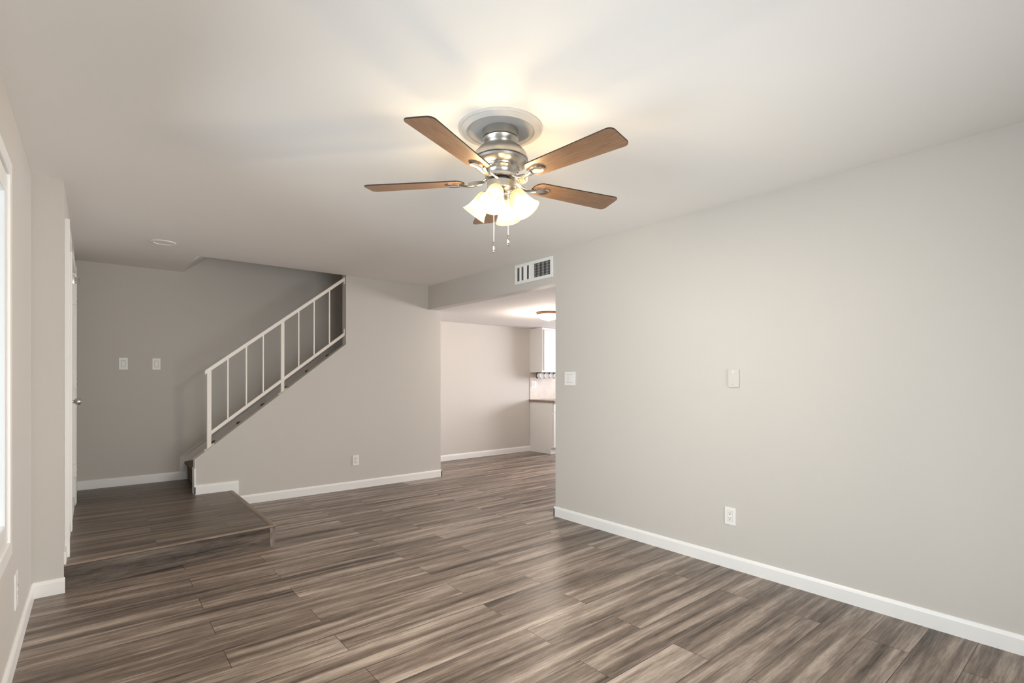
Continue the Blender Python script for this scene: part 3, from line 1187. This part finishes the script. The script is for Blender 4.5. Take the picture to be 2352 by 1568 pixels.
blade0 = finish('blade', blade_mesh(), [BLADE, EDGE], fan)
bmod = blade0.modifiers.new('bevel', 'BEVEL')
bmod.width = 0.0012
bmod.segments = 2
bmod.limit_method = 'ANGLE'
iron0 = finish('blade_iron', iron_mesh(), POLISH, blade0, smooth=40)
leaf0 = finish('scroll_plate', leaf_mesh(), NICKEL, iron0, smooth=40)
leaf0.parent = blade0
for k in range(5):
    a = wang(62.0 + 72 * k)
    if k == 0:
        b = blade0
    else:
        b = blade0.copy()
        C.objects.link(b)
        b.parent = fan
        for src in (iron0, leaf0):
            c = src.copy()
            C.objects.link(c)
            c.parent = b
    b.location = (0, 0, BZ)
    b.rotation_euler = (0, 0, a)

# light kit
bm = NB()
lathe(bm, [(0, -0.246), (0.050, -0.246), (0.060, -0.250), (0.0635, -0.254), (0.0635, -0.284), (0.061, -0.288), (0.052, -0.290)], 64)
lk = finish('light_kit_housing', bm, NICKEL, fan, smooth=30)
bm = NB()
lathe(bm, [(0.052, -0.289), (0.047, -0.296), (0.034, -0.304), (0.022, -0.309), (0.017, -0.318), (0.020, -0.324), (0.0165, -0.331), (0.017, -0.350), (0.021, -0.366), (0.019, -0.374), (0.013, -0.380), (0.011, -0.386), (0, -0.388)], 40)
finish('light_kit_stem', bm, POLISH, fan, smooth=30)
TILT = math.radians(37)
shade_prof = [(0.0235, 0.0), (0.031, -0.006), (0.0365, -0.018), (0.0395, -0.034), (0.041, -0.052), (0.0445, -0.072), (0.050, -0.092), (0.0565, -0.106), (0.0615, -0.114)]
inner = [(r - 0.003, z + 0.001) for r, z in shade_prof[::-1]]


def shade_root(k):
    a = wang(15 + 90 * k)
    return a, Matrix.Translation((0.066 * math.cos(a), 0.066 * math.sin(a), -0.304)) @ Matrix.Rotation(a, 4, 'Z') @ Matrix.Rotation(-TILT, 4, 'Y')


sh0 = None
for k in range(4):
    a, M = shade_root(k)
    bm = NB()
    ca, sa = math.cos(a), math.sin(a)
    sweep(bm, [(0.03 * ca, 0.03 * sa, -0.298), (0.045 * ca, 0.045 * sa, -0.296), (0.058 * ca, 0.058 * sa, -0.298), (0.068 * ca, 0.068 * sa, -0.308)], [0.009, 0.009, 0.011, 0.013], 12)
    lathe(bm, [(0.0, 0.010), (0.018, 0.008), (0.025, 0.002), (0.0265, -0.006), (0.0255, -0.012)], 32, M)
    arm = finish('lamp_arm', bm, POLISH, fan, smooth=40)
    bm = NB()
    lathe(bm, shade_prof + inner, 40)
    if sh0 is None:
        s = finish('lamp_shade', bm, SHADE, fan, smooth=60)
        sh0 = s
    else:
        bm.free()
        s = sh0.copy()
        C.objects.link(s)
        s.parent = fan
    s.matrix_local = M
    bm = NB()
    lathe(bm, [(0.0, -0.010), (0.009, -0.012), (0.010, -0.022), (0.016, -0.032), (0.0185, -0.042), (0.016, -0.053), (0.009, -0.059), (0, -0.060)], 20)
    bl = finish('bulb', bm, BULB, s, smooth=60)
    d = bpy.data.lights.new('fan_bulb', 'POINT')
    d.energy = 24
    d.color = (1.0, 0.85, 0.64)
    d.shadow_soft_size = 0.022
    o = bpy.data.objects.new('fan_bulb', d)
    C.objects.link(o)
    o.parent = s
    o.location = (0, 0, -0.086)

# pull chains
ra, rb = math.cos(YAW), -math.sin(YAW)
fa, fb = math.sin(YAW), math.cos(YAW)
CHAIN = mat('pale_pull_chain', (0.72, 0.66, 0.56), 0.35, 0.6)
for side, fwd, ztop, zf in ((-0.030, -0.056, -0.285, 1.893), (0.036, -0.054, -0.285, 1.924)):
    x, y = ra * side + fa * fwd, rb * side + fb * fwd
    bm = NB()
    zb = zf - H
    n = int((ztop - zb) / 0.0046)
    sweep(bm, [(x * 0.97, y * 0.97, ztop + 0.012), (x, y, ztop), (x, y, zb)], 0.0011, 6)
    for i in range(n):
        M = Matrix.Translation((x, y, ztop - 0.0046 * i))
        bmesh.ops.create_icosphere(bm, subdivisions=1, radius=0.0019, matrix=M)
    ch = finish('pull_chain', bm, CHAIN, fan, smooth=60)
    bm = NB()
    lathe(bm, [(0, 0.002), (0.005, 0.001), (0.0062, -0.004), (0.005, -0.008), (0.0072, -0.013), (0.0066, -0.024), (0.0042, -0.029), (0.0068, -0.033), (0.0046, -0.037), (0.0062, -0.042), (0.0042, -0.047), (0, -0.049)], 20,
          Matrix.Translation((x, y, zb)))
    finish('chain_fob', bm, POLISH, ch, smooth=50)
